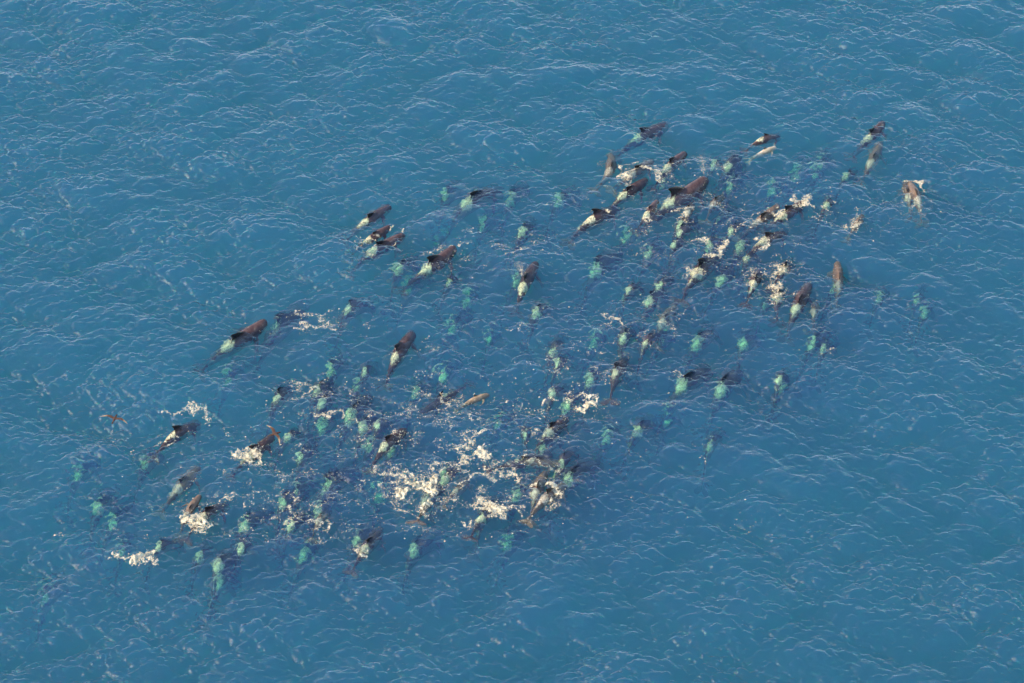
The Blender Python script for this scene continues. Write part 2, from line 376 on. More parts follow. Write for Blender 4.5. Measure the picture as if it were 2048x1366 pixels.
LABELS = '''dark whale with green saddle just under water, top left of the upper right cluster
brown whale curving back toward the camera, leftmost of the upper right cluster
brown whale under lacy foam between the curving brown whale and a black finned whale
dark whale with upright black fin and foaming saddle, right of the lacy foam curve
dark glossy whale with raised head, directly below the foam curve of the upper right cluster
largest male with long black fin and breath mist above its raised head
whale arching its pale back and tall black fin, leftmost below the upper right cluster
small dark whale with cream saddle in splashing water below the largest male's tail
small brown whale diving with tail flukes showing, right of the largest male
small brown whale in foam just left of the diving brown one below the largest male
pale tan calf swimming alone at the surface near the top of the pod
dark whale with a small pointed fin just above the pale tan calf
dark whale at the upper right corner of the pod, topmost one of all
reddish brown whale just under water, directly below the topmost whale
left brown whale of the tan pair pressed together at the right edge of the pod
right brown whale of the tan pair at the right edge, nearest its curved splash
plain brown whale with small fin and dry back, left of the curling head splash
dark whale with black fin and cream saddle beneath the curling head splash
small brown whale alone in speckled foam between the tan pair and the upright brown whale
dark whale with pale foamy saddle, below the plain brown whale with the small fin
whale diving head first under foam with dark tail stock up, right of the arching one
arching whale with cream back and dark pointed tail stock, left of the diving foamy ones
whale diving straight down with wide brown flukes spread just under the surface
dark whale with raised round head and yellowish saddle, left of the upright brown whale
upright brown whale heading away with both flippers spread, right of the round headed whale
small yellowish whale under water between the round headed and the upright brown whales
big male with round black fin, white back and splash ahead of it
dark whale alone at the top left, above the side by side pair
smaller upper whale of the side by side pair at the upper left
larger lower whale of the side by side pair, with a foam line round its head
big dark male with long black fin and yellow saddle, ringed by fine foam specks
dark whale with reddish mist beside its head, at the upper centre of the pod
huge smooth dark whale with brown head, farthest left in the open middle water
dark reddish whale with short fin heading up right in calm water left of centre
pale tan juvenile lying slantwise at the surface at the centre of the pod
purple dark whale under water heading down left, touching the pale tan juvenile
diving dark whale with narrow blue back and spread flukes right of centre
whale with tall black fin and white saddle right of the lone gliding seabird
whale with black fin and bright white saddle, right of the white foam patches
dark whale with black hooked fin and cream saddle in the lower middle left
speckled brown whale just under water between the gliding bird's whale and the two colliding whales
whale with dark raised head and a heap of foam on its back
brown whale lifting its head steeply out of the foam at lower left
whale with round black fin turning into the foam beside the lifted brown head
brown whale with foaming back, upper one of the two right of the largest foam
brown whale crossing below another one at the right of the largest foam
small brown whale with raised flukes diving beside a green blob at the bottom
dark whale with foam ring at its tail stock, bottommost of the surfaced ones
small yellow brown whale under water immediately right of the largest foam patch
small olive whale lying level under water, right half of the crossing pair
dark whale lying level with its flukes toward the round foam boil
long yellow green whale bending under water below the big round finned male
brown whale half hidden under the largest foam patch with orange flukes below
dark whale under the forked foam at the bottom centre, flukes toward the camera
yellow green saddle just under water below the largest male
small yellow green saddle just under water upper left of the round finned male
small mint green blob of a deeper whale lower right of the largest male
bright pale green sunken saddle lower left of the pale tan calf
mint green blob of a deeper whale lower left of the pale tan calf
mint green blob of a deeper whale upper left of the plain brown whale
faint teal blob of a deep whale above the plain brown whale
faint small teal blob of a deep whale left of the largest male
bright small pale green sunken saddle lower left of the plain brown whale
faint teal blob of a deep whale lower right of the arching whale at upper centre
bright small pale green sunken saddle upper right of the largest male
faint teal blob of a deep whale above the curling head splash
faint teal blob of a deep whale upper right of the curling head splash
small mint green blob of a deeper whale upper right of the curling head splash
bright small pale green sunken saddle upper right of the curling head splash
small yellow green saddle just under water right of the curling head splash
small mint green blob of a deeper whale lower right of the upright brown whale
small mint green blob of a deeper whale right of the upright brown whale
small mint green blob of a deeper whale below the tan pair
small mint green blob of a deeper whale lower left of the upright brown whale
mint green blob of a deeper whale lower right of the wide fluked diving whale
small mint green blob of a deeper whale lower right of the wide fluked diving whale
faint teal blob of a deep whale lower left of the wide fluked diving whale
small mint green blob of a deeper whale upper left of the wide fluked diving whale
large mint green blob of a deeper whale below the arching whale at upper centre
bright pale green sunken saddle above the long bending yellow whale
small yellow green saddle just under water upper left of the long bending yellow whale
bright pale green sunken saddle upper left of the long bending yellow whale
mint green blob of a deeper whale left of the round finned male
mint green blob of a deeper whale lower right of the round finned male
bright pale green sunken saddle right of the round finned male
small yellow green saddle just under water below the largest male
yellow green saddle just under water above the narrow backed diving whale
small yellow green saddle just under water lower left of the long bending yellow whale
mint green blob of a deeper whale lower right of the long bending yellow whale
small yellow green saddle just under water right of the round finned male
bright pale green sunken saddle above the round finned male
large yellow green saddle just under water upper right of the big male ringed by specks
mint green blob of a deeper whale above the big male ringed by specks
mint green blob of a deeper whale above the mist breathing dark whale
faint teal blob of a deep whale upper right of the big male ringed by specks
bright pale green sunken saddle above the mist breathing dark whale
bright pale green sunken saddle lower right of the side by side pair
bright small pale green sunken saddle lower right of the big male ringed by specks
faint teal blob of a deep whale lower left of the mist breathing dark whale
faint teal blob of a deep whale lower right of the big male ringed by specks
faint teal blob of a deep whale lower left of the big male ringed by specks
mint green blob of a deeper whale left of the arching whale at upper centre
faint small teal blob of a deep whale upper left of the long bending yellow whale
large mint green blob of a deeper whale right of the huge smooth dark whale
bright pale green sunken saddle upper left of the dark reddish whale
faint teal blob of a deep whale upper right of the left foam arc
yellow green saddle just under water above the banking seabird
mint green blob of a deeper whale left of the dark reddish whale
bright pale green sunken saddle upper right of the banking seabird
yellow green saddle just under water upper right of the banking seabird
bright small pale green sunken saddle lower left of the dark reddish whale
small mint green blob of a deeper whale lower left of the dark reddish whale
bright large pale green sunken saddle upper left of the hooked black fin
faint teal blob of a deep whale right of the dark reddish whale
bright pale green sunken saddle below the mist breathing dark whale
bright pale green sunken saddle upper left of the narrow breaking splash
bright small pale green sunken saddle upper left of the narrow breaking splash
faint small teal blob of a deep whale above the pale tan juvenile
faint teal blob of a deep whale upper left of the pale tan juvenile
faint teal blob of a deep whale upper right of the hooked black fin
mint green blob of a deeper whale lower left of the narrow breaking splash
small yellow green saddle just under water left of the narrow breaking splash
bright pale green sunken saddle above the narrow breaking splash
bright large pale green sunken saddle right of the narrow backed diving whale
bright large pale green sunken saddle lower right of the long bending yellow whale
bright small pale green sunken saddle below the wide fluked diving whale
faint teal blob of a deep whale below the long bending yellow whale
small mint green blob of a deeper whale below the wide fluked diving whale
mint green blob of a deeper whale lower right of the lone gliding seabird
mint green blob of a deeper whale upper left of the lower left corner splash
bright small pale green sunken saddle lower right of the banking seabird
mint green blob of a deeper whale below the hooked black fin
bright small pale green sunken saddle right of the foam heaped whale
large mint green blob of a deeper whale lower right of the banking seabird
faint teal blob of a deep whale right of the banking seabird
bright pale green sunken saddle left of the hooked black fin
mint green blob of a deeper whale left of the hooked black fin
mint green blob of a deeper whale upper left of the foam ringed tail stock
small yellow green saddle just under water upper left of the hooked black fin
small yellow green saddle just under water right of the largest foam patch
bright small pale green sunken saddle upper right of the largest foam patch
faint teal blob of a deep whale left of the largest foam patch
bright pale green sunken saddle upper right of the crossing pair
small yellow green saddle just under water above the crossing pair
mint green blob of a deeper whale lower right of the narrow breaking splash
bright pale green sunken saddle lower right of the narrow breaking splash
bright large pale green sunken saddle lower right of the crossing pair
small mint green blob of a deeper whale lower right of the crossing pair
mint green blob of a deeper whale right of the forked foam
bright pale green sunken saddle lower left of the forked foam
bright small pale green sunken saddle right of the crossing pair
faint teal blob of a deep whale upper right of the round foam boil
faint teal blob of a deep whale lower left of the lone gliding seabird
faint teal blob of a deep whale upper left of the lower left corner splash
bright small pale green sunken saddle upper right of the lower left corner splash
bright small pale green sunken saddle below the lifted brown head
bright pale green sunken saddle lower right of the lifted brown head
mint green blob of a deeper whale right of the lower left corner splash
small mint green blob of a deeper whale left of the lower left corner splash
faint teal blob of a deep whale left of the lower left corner splash
mint green blob of a deeper whale lower right of the lifted brown head
bright small pale green sunken saddle upper left of the foam ringed tail stock
mint green blob of a deeper whale left of the foam ringed tail stock
mint green blob of a deeper whale above the foam ringed tail stock
mint green blob of a deeper whale right of the foam ringed tail stock
faint teal blob of a deep whale below the forked foam
bright pale green sunken saddle lower right of the foam heaped whale
mint green blob of a deeper whale lower right of the foam heaped whale
small mint green blob of a deeper whale lower right of the narrow backed diving whale
faint small teal blob of a deep whale lower right of the narrow backed diving whale
faint teal blob of a deep whale upper left of the narrow backed diving whale
bright small pale green sunken saddle lower right of the lifted brown head'''.split('\n')

# --- whales at the surface: saddle, head, size, depths
whale(1274,277,1332,244,'adult',.35,.35,.6)
whale(1214,341,1230,309,'adult',.12,-.05,.2,bend=.35,tone='brown')
whale(1262,350,1308,321,'adult',.15,.02,.3,tone='brown')
whale(1334,337,1368,305,'adult',.0,.0,.4)
whale(1244,391,1292,354,'adult',-.12,.0,.3)
whale(1338,412,1414,356,'male',-.16,.10,.5)
whale(1180,437,1238,410,'adult',.45,-.12,.25)
whale(1292,433,1314,407,'young',-.10,-.04,.35)
whale(1426,408,1446,385,'young',.5,-.02,.05,tone='brown')
whale(1376,428,1386,408,'young',.5,.0,.3,tone='brown')
whale(1521,306,1542,297,'calf',-.12,-.10,.02,tone='tan')
whale(1521,279,1558,272,'young',.25,-.12,.1)
whale(1735,279,1763,251,'adult',.02,.12,.5)
whale(1740,330,1760,293,'adult',.15,.30,.6,tone='brown')
whale(1818,392,1809,357,'young',.1,.0,.3,tone='brown')
whale(1836,402,1822,366,'adult',.05,-.05,.3,tone='brown')
whale(1513,442,1549,414,'adult',-.14,-.02,.3,tone='brown')
whale(1563,433,1612,404,'adult',.0,-.02,.4)
whale(1710,452,1722,438,'young',.2,-.03,.1,tone='brown')
whale(1525,485,1566,468,'adult',.35,-.04,.3)
whale(1564,537,1584,515,'adult',.7,-.10,.05)
whale(1505,566,1519,538,'adult',.4,-.10,.05)
whale(1556,594,1560,570,'adult',1.1,-.03,.12)
whale(1591,618,1617,561,'adult',-.08,.02,.5)
whale(1676,566,1677,525,'adult',-.08,.05,.4,tone='brown')
whale(1629,628,1633,606,'young',.6,.25,.4,tone='brown')
whale(1393,544,1436,500,'male',.5,-.15,.1)
whale(727,442,778,406,'adult',-.12,.08,.4)
whale(735,478,782,450,'young',-.12,.02,.4)
whale(744,500,807,462,'adult',-.15,.00,.45)
whale(851,537,903,498,'male',-.10,.05,.5)
whale(1046,575,1069,521,'adult',-.16,.02,.4)
whale(454,690,531,635,'male',-.12,.18,.6)
whale(791,716,824,660,'adult',-.02,.00,.4)
whale(940,798,970,786,'calf',-.08,-.05,.1,tone='fawn',sad=.3)
whale(895,788,866,808,'adult',.45,.35,.3,sad=.3)
whale(1232,752,1250,712,'adult',.7,-.06,.05,sad=.5)
whale(343,870,388,846,'adult',.35,-.10,.15)
whale(1096,861,1127,839,'adult',.4,-.08,.1)
whale(768,898,806,860,'adult',.15,-.02,.3)
whale(354,981,392,942,'adult',.30,.30,.6,tone='brown')
whale(497,912,533,878,'adult',-.05,.02,.2)
whale(372,1030,388,1000,'young',-.25,-.05,.4,tone='brown')
whale(404,1034,443,1012,'adult',.5,-.10,.1)
whale(1071,989,1086,946,'adult',.1,-.05,.3,tone='brown')
whale(1087,1005,1116,986,'adult',.3,-.10,.1,tone='brown')
whale(637,1042,658,1020,'young',.8,.05,.1,tone='brown')
whale(728,1098,753,1070,'adult',.5,.1,.15)
whale(910,989,940,962,'young',.6,.25,.2,tone='brown')
whale(1062,927,1100,930,'young',.35,.2,.2,tone='brown')
whale(1032,925,1074,922,'adult',.5,.15,.1,sad=.3)
whale(1325,646,1342,615,'adult',.5,.35,.6,tone='brown',bend=-.3)
whale(851,1003,870,960,'adult',1.0,.28,-.05,tone='brown')
whale(962,1040,985,1010,'adult',.8,.3,.1)
# --- whales under water
for r in '''1359 458 .55 a|1359 472 .5 y|1436 440 1.2 y|1451 340 .8 a|1461 354 1.5 a|1460 378 1.3 a|1545 384 1.7 a|1323 375 1.6 y|1461 472 .8 y|1251 479 1.9 a|1425 333 .9 y
1590 352 2.0 a|1640 330 1.6 a|1629 348 1.5 y|1690 354 .8 y 30|1650 416 .5 y|1757 597 1.2 y|1832 606 1.5 y|1847 631 1.3 y|1664 578 1.2 y|1621 695 1.2 a|1646 706 1.2 y|1488 698 1.6 a|1529 607 1.2 y
1191 546 1.2 m|1314 573 .7 a 35|1257 584 .6 y|1300 605 .7 a|1296 511 1.2 a|1437 568 1.1 a|1476 501 1.0 a|1349 493 .5 y|1246 684 .6 a 70|1291 692 .5 y|1392 690 1.1 a|1494 520 .6 y|1418 497 1.0 a
932 411 .6 m 25|893 395 1.4 a|1020 405 1.3 a|965 461 2.0 a|1042 471 .8 a|797 541 .8 a|895 563 .8 y|1030 572 1.7 a|930 602 2.0 a|815 585 2.6 a|1117 404 1.2 a 30|1250 595 1.6 y
552 662 1.1 m 35|697 627 .9 a 30|456 762 2.1 a|552 799 .5 a 50|661 746 1.4 a|632 783 .7 a|640 811 .6 a|728 748 .8 y|712 777 1.4 y|697 841 1.0 m|902 662 2.1 a|1070 631 .7 a|1104 709 .8 a 60|1115 736 .8 y|980 679 2.0 y|885 761 1.8 a|830 792 1.6 a|1131 822 1.4 a|1106 791 .6 y
1180 771 1.0 a 60|1360 774 .8 m 35|1440 780 .8 m 52|1558 765 .7 y 60|1319 682 2.2 a|1558 783 1.5 y|287 928 1.3 a|194 1020 1.3 a 50|572 879 .7 y 30|780 910 1.3 a 60|602 924 1.0 y|651 980 1.2 m|641 864 1.7 a|725 862 .8 a|739 898 1.5 a|635 1027 1.1 a|757 858 .6 y|888 966 .6 y|888 952 1.0 y|760 997 2.4 a
1087 903 1.0 a|1050 872 .6 y 85|1210 876 1.4 a|1272 868 1.0 a|1134 964 .9 m|1112 954 1.2 y|1032 997 1.2 a|968 1030 .8 a|1122 934 .7 y|997 848 2.0 a|154 952 1.7 a|222 1048 1.6 a|316 1100 .8 y 20|398 1118 1.0 y|437 1137 .7 a|435 1171 1.3 a|244 1106 1.5 y|91 1196 2.4 a|488 1061 1.3 a|582 1055 .9 y|603 1114 1.5 a|713 1087 1.2 a|830 1107 1.2 a 35|1016 1093 2.2 a|568 1014 1.0 a|592 991 1.1 a|1419 901 1.2 y 60|1333 848 2.2 y|1185 690 1.8 a|480 1104 .8 y'''.replace('\n', '|').split('|'):
    f = r.split(); a = float(f[4]) if len(f) > 4 else 38 + 14*random.random()
    deep(float(f[0]), float(f[1]), float(f[2])*(.75 if float(f[2]) < 1 else .86), {'a': 'adult', 'y': 'young', 'm': 'male'}[f[3]], a, bend=random.uniform(-.25, .25), tilt=-.55 if (f[3] == 'm' or random.random() < .14) else 0., sad=random.uniform(.6, 1.1))

# ------------------------------------------------------------------ foam
fmat, t = mat_new('sea_foam'); out = nd(t, 'ShaderNodeOutputMaterial'); b = nd(t, 'ShaderNodeBsdfPrincipled')
tcn = nd(t, 'ShaderNodeTexCoord'); nz = nd(t, 'ShaderNodeTexNoise'); nz.inputs['Scale'].default_value = 9; nz.inputs['Detail'].default_value = 4; t.links.new(tcn.outputs['Object'], nz.inputs['Vector'])
t.links.new(mixc(t, ramp(t, nz.outputs['Fac'], .35, .65), (.46, .37, .23), (.78, .68, .50)), b.inputs['Base Color'])
b.inputs['Roughness'].default_value = .6
bn = nd(t, 'ShaderNodeBump'); bn.inputs['Strength'].default_value = .6; bn.inputs['Distance'].default_value = .03; t.links.new(nz.outputs['Fac'], bn.inputs['Height']); t.links.new(bn.outputs[0], b.inputs['Normal'])
t.links.new(b.outputs[0], out.inputs[0])
def lace_mat(name, lift, s_lo, s_hi, s_n, f_lo):
    m, t = mat_new(name); out = nd(t, 'ShaderNodeOutputMaterial'); b = nd(t, 'ShaderNodeBsdfPrincipled')
    g = nd(t, 'ShaderNodeTexCoord'); at = nd(t, 'ShaderNodeAttribute'); at.attribute_name = 'froth'; dens = at.outputs['Fac']
    w = nd(t, 'ShaderNodeTexNoise'); w.inputs['Scale'].default_value = 4.5; w.inputs['Detail'].default_value = 3; t.links.new(g.outputs['Object'], w.inputs['Vector'])
    sc = nd(t, 'ShaderNodeVectorMath', operation='SCALE'); t.links.new(w.outputs['Color'], sc.inputs[0]); sc.inputs['Scale'].default_value = .30
    av = nd(t, 'ShaderNodeVectorMath', operation='ADD'); t.links.new(g.outputs['Object'], av.inputs[0]); t.links.new(sc.outputs[0], av.inputs[1])
    fl = nd(t, 'ShaderNodeVectorMath', operation='MULTIPLY'); t.links.new(av.outputs[0], fl.inputs[0]); fl.inputs[1].default_value = (1, .8, 0)
    def vor(scale):
        v = nd(t, 'ShaderNodeTexVoronoi', feature='DISTANCE_TO_EDGE'); v.inputs['Scale'].default_value = scale; t.links.new(fl.outputs[0], v.inputs['Vector']); return v.outputs['Distance']
    n = nd(t, 'ShaderNodeTexNoise'); n.inputs['Scale'].default_value = 3.2; n.inputs['Detail'].default_value = 6; n.inputs['Roughness'].default_value = .68; t.links.new(g.outputs['Object'], n.inputs['Vector'])
    nf = n.outputs['Fac']
    def line(d, w0, w1):
        q = math_n(t, 'DIVIDE', d, math_n(t, 'ADD', w0, math_n(t, 'MULTIPLY', dens, w1)))
        return ramp(t, q, .35, 1.0, 1.0, 0.0)
    l = math_n(t, 'MAXIMUM', line(vor(3.0), .008, .085), math_n(t, 'MULTIPLY', line(vor(7.5), .015, .17), .85))
    brk = ramp(t, math_n(t, 'ADD', nf, math_n(t, 'MULTIPLY', dens, .50)), .73, .91)
    cov = math_n(t, 'MULTIPLY', l, brk)
    sol = ramp(t, math_n(t, 'ADD', dens, math_n(t, 'MULTIPLY', math_n(t, 'SUBTRACT', nf, .5), s_n)), s_lo, s_hi)
    al = math_n(t, 'MAXIMUM', cov, sol)
    fine = nd(t, 'ShaderNodeTexNoise'); fine.inputs['Scale'].default_value = 22; fine.inputs['Detail'].default_value = 3; t.links.new(g.outputs['Object'], fine.inputs['Vector'])
    al = math_n(t, 'MULTIPLY', al, ramp(t, fine.outputs['Fac'], .32, .56, f_lo, 1.0), clamp=True)
    t.links.new(al, b.inputs['Alpha'])
    t.links.new(mixc(t, ramp(t, nf, .3, .65), (.52, .41, .24), (.80, .70, .49)), b.inputs['Base Color']); b.inputs['Roughness'].default_value = .6
    bn = nd(t, 'ShaderNodeBump'); bn.inputs['Strength'].default_value = lift; bn.inputs['Distance'].default_value = .06; t.links.new(nf, bn.inputs['Height']); t.links.new(bn.outputs[0], b.inputs['Normal'])
    t.links.new(b.outputs[0], out.inputs[0]); return m
lmat = lace_mat('foam_lace', .4, .98, 1.22, 1.9, .10); smat = lace_mat('churned_foam', 1.0, .78, 1.10, 2.4, .30)

NT, NN = 41.0, 1024
def nfield(l0, l1, seed):
    f, _, _, _ = spectrum_field(NN, NT, lambda kx, ky, k: np.exp(-(l0*k/(2*np.pi)-1)**2*3)/k if l1 is None else ((k > 2*np.pi/l0) & (k < 2*np.pi/l1))/k, seed)
    f = np.real(np.fft.ifft2(f)); return f/f.std()
NA, NB, NC = nfield(.75, .22, 21), nfield(.36, .13, 22), nfield(.17, .085, 23)
NW1, NW2 = nfield(3, .8, 24), nfield(3, .8, 25)
ELL = '''1325 348 24 13 0 .60|1376 430 14 12 0 .65|1300 430 16 12 0 .60|1292 436 12 10 0 .75|1219 420 7 5 0 .85|1570 428 13 8 0 .8|1650 414 24 14 0 .52|1720 412 5 3 0 .8|1795 432 15 6 0 .5
1712 446 18 12 0 .72|1845 375 13 5 0 .6|1525 482 17 9 0 .85|1540 466 20 9 0 .5|1390 545 27 15 30 .70|1505 548 26 13 0 .62|1540 546 42 15 0 .55|1555 588 20 16 0 .7|1345 668 10 12 0 .5|1295 687 19 9 0 .55
1330 515 28 8 -30 .4|1385 505 20 6 0 .4|935 465 24 8 0 .5|875 505 33 13 25 .55|1030 500 24 6 0 .55|1115 505 17 8 0 .5|1095 526 14 6 0 .5|1150 497 14 5 0 .5|1040 545 13 13 0 .5
650 648 20 8 0 .8|860 697 13 11 0 .62|960 755 14 7 0 .55|870 745 14 6 0 .5|590 802 28 9 0 .58|595 772 18 6 0 .5|850 832 36 9 0 .52|1075 815 28 11 0 .5|1020 805 18 11 0 .5|1170 791 17 6 0 .65
400 846 14 6 0 .4|325 885 12 4 0 .5|465 995 11 13 0 .85|490 1010 9 9 0 .7|440 990 24 8 0 .42|545 1035 11 6 0 .8|585 1038 13 13 0 .7|550 1000 40 25 0 .36|560 930 40 20 0 .36|720 880 40 10 0 .45|700 905 30 8 0 .4
215 1145 9 13 0 .5|355 1185 13 9 0 .45|388 1190 7 4 0 .65|212 1082 9 4 0 .6|275 1100 13 8 0 .45|550 1130 13 18 0 .5|470 1200 40 5 10 .36|645 1045 12 7 0 .85|740 1070 10 5 0 .6|640 980 30 16 0 .3
800 945 30 11 0 .68|870 952 30 12 0 .62|775 962 30 18 0 .5|815 1000 40 12 0 .42|940 870 30 16 0 .62|908 900 20 25 0 .5|985 930 40 14 0 .42|1070 968 9 9 0 .85|1105 1008 13 14 0 .6|1100 880 18 13 0 .62
1050 856 15 4 0 .9|1030 892 28 14 0 .5|860 1019 20 5 0 .9|835 1057 7 3 0 .6|1240 758 9 13 0 .5|1095 858 12 9 0 .6|1106 790 8 4 0 .7|1395 375 14 6 0 .4|1262 337 14 7 0 .5|1500 1046 30 8 0 .35|1130 820 30 10 0 .4|985 800 18 10 0 .35|900 865 18 12 0 .45|1065 735 24 10 0 .38|1045 665 16 10 0 .5|925 825 30 9 0 .5|675 870 28 12 0 .42|870 905 26 10 0 .3|610 935 26 12 0 .4|530 985 28 12 0 .4|640 1075 20 8 0 .35|560 800 12 10 0 .4'''.replace('\n', '|').split('|')
LINES = '''1243 352 1262 345 1290 343 1303 350 1310 358 w.22 s1.0|1385 302 1405 310 1425 322 1440 330 1450 336 w.3 s.55|1345 425 1358 420 1368 426 w.25 s.8|1585 415 1592 402 1612 404 w.4 s.85|1530 412 1550 412 1572 417 w.15 s.7
1640 438 1660 446 w.25 s.6|1815 357 1835 362 1853 371 w.2 s1.0|1398 475 1420 482 w.3 s.85|1425 515 1434 502 1441 493 w.45 s.85|1480 553 1505 545 w.2 s.6|1210 642 1228 637 1245 645 1253 655 1250 662 w.3 s.75
1302 643 1322 655 w.25 s.7|790 455 805 453 813 462 808 470 w.12 s.9|765 498 790 487 w.15 s.8|853 512 870 493 895 484 930 487 w.4 s.5|605 622 622 625 640 632 656 625 w.28 s.75|590 660 620 652 650 650 662 656 w.3 s.75
590 772 608 768 616 777 608 786 w.25 s.75|630 828 652 826 676 839 w.28 s.85|864 786 885 800 906 812 w.2 s.85|905 832 935 838 965 842 w.3 s.6|1085 797 1100 787 w.3 s.9|1020 830 1045 812 1060 826 w.3 s.55
348 823 366 817 388 821 405 830 416 839 w.35 s.75|210 875 222 862 236 850 w.2 s.6|450 862 462 860 w.2 s.6|573 1010 600 1040 628 1056 w.25 s.7|232 1115 258 1118 285 1120 310 1126 324 1132 w.3 s.85
262 1132 262 1145 240 1160 215 1175 205 1182 w.22 s.8|340 1142 365 1128 w.28 s.75|378 1134 400 1146 w.28 s.7|320 1174 331 1161 w.2 s.75|128 1064 143 1072 w.12 s.8|640 1156 665 1160 700 1154 w.28 s.6
540 1110 548 1130 540 1160 w.4 s.5|756 978 790 966 830 960 w.35 s.8|785 1000 800 1008 818 1015 820 1030 w.2 s.85|1000 922 1025 914 1040 908 w.25 s.7|915 962 945 952 975 950 1000 946 1032 960 w.3 s.85
880 946 905 938 930 935 w.35 s.75|955 1000 975 1008 992 1018 1018 1020 1045 1022 w.38 s.9|924 1034 935 1048 960 1042 995 1030 w.3 s.8|1010 1024 1045 1037 w.25 s.7|1093 976 1112 988 w.25 s1.0|1330 812 1348 824 w.2 s.6
1364 755 1376 763 w.22 s.7|700 830 716 842 740 870 w.18 s.6|738 930 765 938 790 955 w.25 s.7|930 880 950 868 975 872 w.35 s.8|905 905 920 915 935 925 w.3 s.8|960 930 985 925 1010 930 w.3 s.7|1060 926 1090 926 1112 938 w.2 s.7
1410 922 1425 928 w.15 s.6|1240 905 1262 912 1290 910 w.15 s.5|500 880 520 868 w.2 s.4|1640 705 1655 696 w.25 s.6|860 856 890 848 915 843 w.2 s.6|1255 580 1262 574 w.2 s.5|480 885 470 880 w.2 s.4|700 800 706 820 w.2 s.5|1180 830 1200 842 w.2 s.5'''.replace('\n', '|').split('|')
WIDE = '''1370 420 190 110 30 .10|1540 540 90 70 0 .13|1000 500 160 40 10 .10|870 830 190 70 0 .16|560 1010 190 130 0 .14|900 970 170 90 0 .22|640 800 110 60 0 .12|1150 760 130 90 0 .12|1290 640 120 60 0 .10|330 1140 150 60 0 .16|1480 1040 110 40 0 .03|250 880 80 40 0 .05|1700 430 120 50 0 .07|650 640 110 30 0 .1|1240 900 90 30 0 .04|560 1180 150 40 0 .07|1000 1040 130 30 0 .06'''.split('|')
def env_eval(X, Y, ells, lines, flank=()):
    E = np.zeros_like(X)
    for e in ells:
        x, y, rx, ry, an, st = map(float, e.split())
        c = ground(x, y); g = ground(x+rx, y); v = ground(x, y-ry)
        ax_, ay_ = g.x-c.x, (v.y-c.y); a = R(an)
        dx, dy = X-c.x, Y-c.y
        u = (dx*math.cos(a)+dy*math.sin(a))/ax_; w = (-dx*math.sin(a)+dy*math.cos(a))/ay_
        q = u*u+w*w
        E = np.maximum(E, st*np.exp(-np.clip(q-.15, 0, 9)*.95)*(q < 5))
    for l in lines:
        f = l.split(); wd = float(f[-2][1:]); st = float(f[-1][1:]); p = [ground(float(f[i]), float(f[i+1])) for i in range(0, len(f)-2, 2)]
        for a_, b_ in zip(p[:-1], p[1:]):
            flank_seg(E, X, Y, a_.x, a_.y, b_.x, b_.y, wd, st)
    for s_ in flank: flank_seg(E, X, Y, *s_)
    return E
def flank_seg(E, X, Y, x0, y0, x1, y1, wd, st):
    # only touch the window round the segment
    m_ = wd*2.6
    r0, r1 = np.searchsorted(Y[:, 0], [min(y0, y1)-m_, max(y0, y1)+m_]); c0, c1 = np.searchsorted(X[0], [min(x0, x1)-m_, max(x0, x1)+m_])
    if r1 <= r0 or c1 <= c0: return
    xs, ys = X[r0:r1, c0:c1], Y[r0:r1, c0:c1]
    L2 = max((x1-x0)**2+(y1-y0)**2, 1e-6)
    u = np.clip(((xs-x0)*(x1-x0)+(ys-y0)*(y1-y0))/L2, 0, 1)
    d2 = (xs-x0-u*(x1-x0))**2 + (ys-y0-u*(y1-y0))**2
    E[r0:r1, c0:c1] = np.maximum(E[r0:r1, c0:c1], st*np.exp(-d2/wd**2))
def foam_mesh(name, X, Y, E, mat, lump=0.):
    """foam lying on the waves; its lace and tears come from the density stored on its points"""
    x, y, z = sea_pt(X, Y)
    sA = samp(NA, X, Y, NT); sB = samp(NB, X, Y, NT)
    z = z + .012 + np.clip(E-.6, 0, .6)*lump*np.clip(.5+.35*sA+.25*sB, 0, 2)
    k_ = E > .13
    keep = k_[:-1, :-1] | k_[1:, :-1] | k_[:-1, 1:] | k_[1:, 1:]
    idx = np.arange(X.size).reshape(X.shape)
    q = np.stack([idx[:-1, :-1], idx[:-1, 1:], idx[1:, 1:], idx[1:, :-1]], -1)[keep]
    used, inv = np.unique(q.ravel(), return_inverse=True)
    co = np.stack([x.ravel()[used], y.ravel()[used], z.ravel()[used]], -1)
    return np_mesh(name, co, inv.reshape(-1, 4), mat, attrs={'froth': E.ravel()[used]})
def gridxy(x0, x1, y0, y1, st):
    X, Y = np.meshgrid(np.arange(x0, x1, st), np.arange(y0, y1, st))
    return X, Y
# water breaking along the backs that pierce the surface
flank = []
for (o, sx, sy, dm, size, tone) in WHALES:
    if dm > .11 or sx in (1522, 1740): continue
    a = o.rotation_euler.z; ux, uy = math.cos(a), math.sin(a); L = LEN[size]; rr = random.Random(int(sx*7+sy))
    amt = rr.uniform(.35, .8)
    for sd in (-1, 1):
        pts = []
        for k in range(6):
            s_ = (.10 - k*.085)*L; w_ = sd*(.085*L - .012*k*L*(k > 2) + rr.uniform(-.05, .10))
            pts.append((o.location.x + ux*s_ - uy*w_, o.location.y + uy*s_ + ux*w_))
        for k in range(5):
            if rr.random() < .75: flank.append((*pts[k], *pts[k+1], .13, amt*rr.uniform(.75, 1.15)))
X, Y = gridxy(-30, 30, -17, 18, .054)
WX = X + .25*samp(NW1, X, Y, NT); WY = Y + .25*samp(NW2, X, Y, NT)
E = env_eval(X, Y, [], LINES, flank)
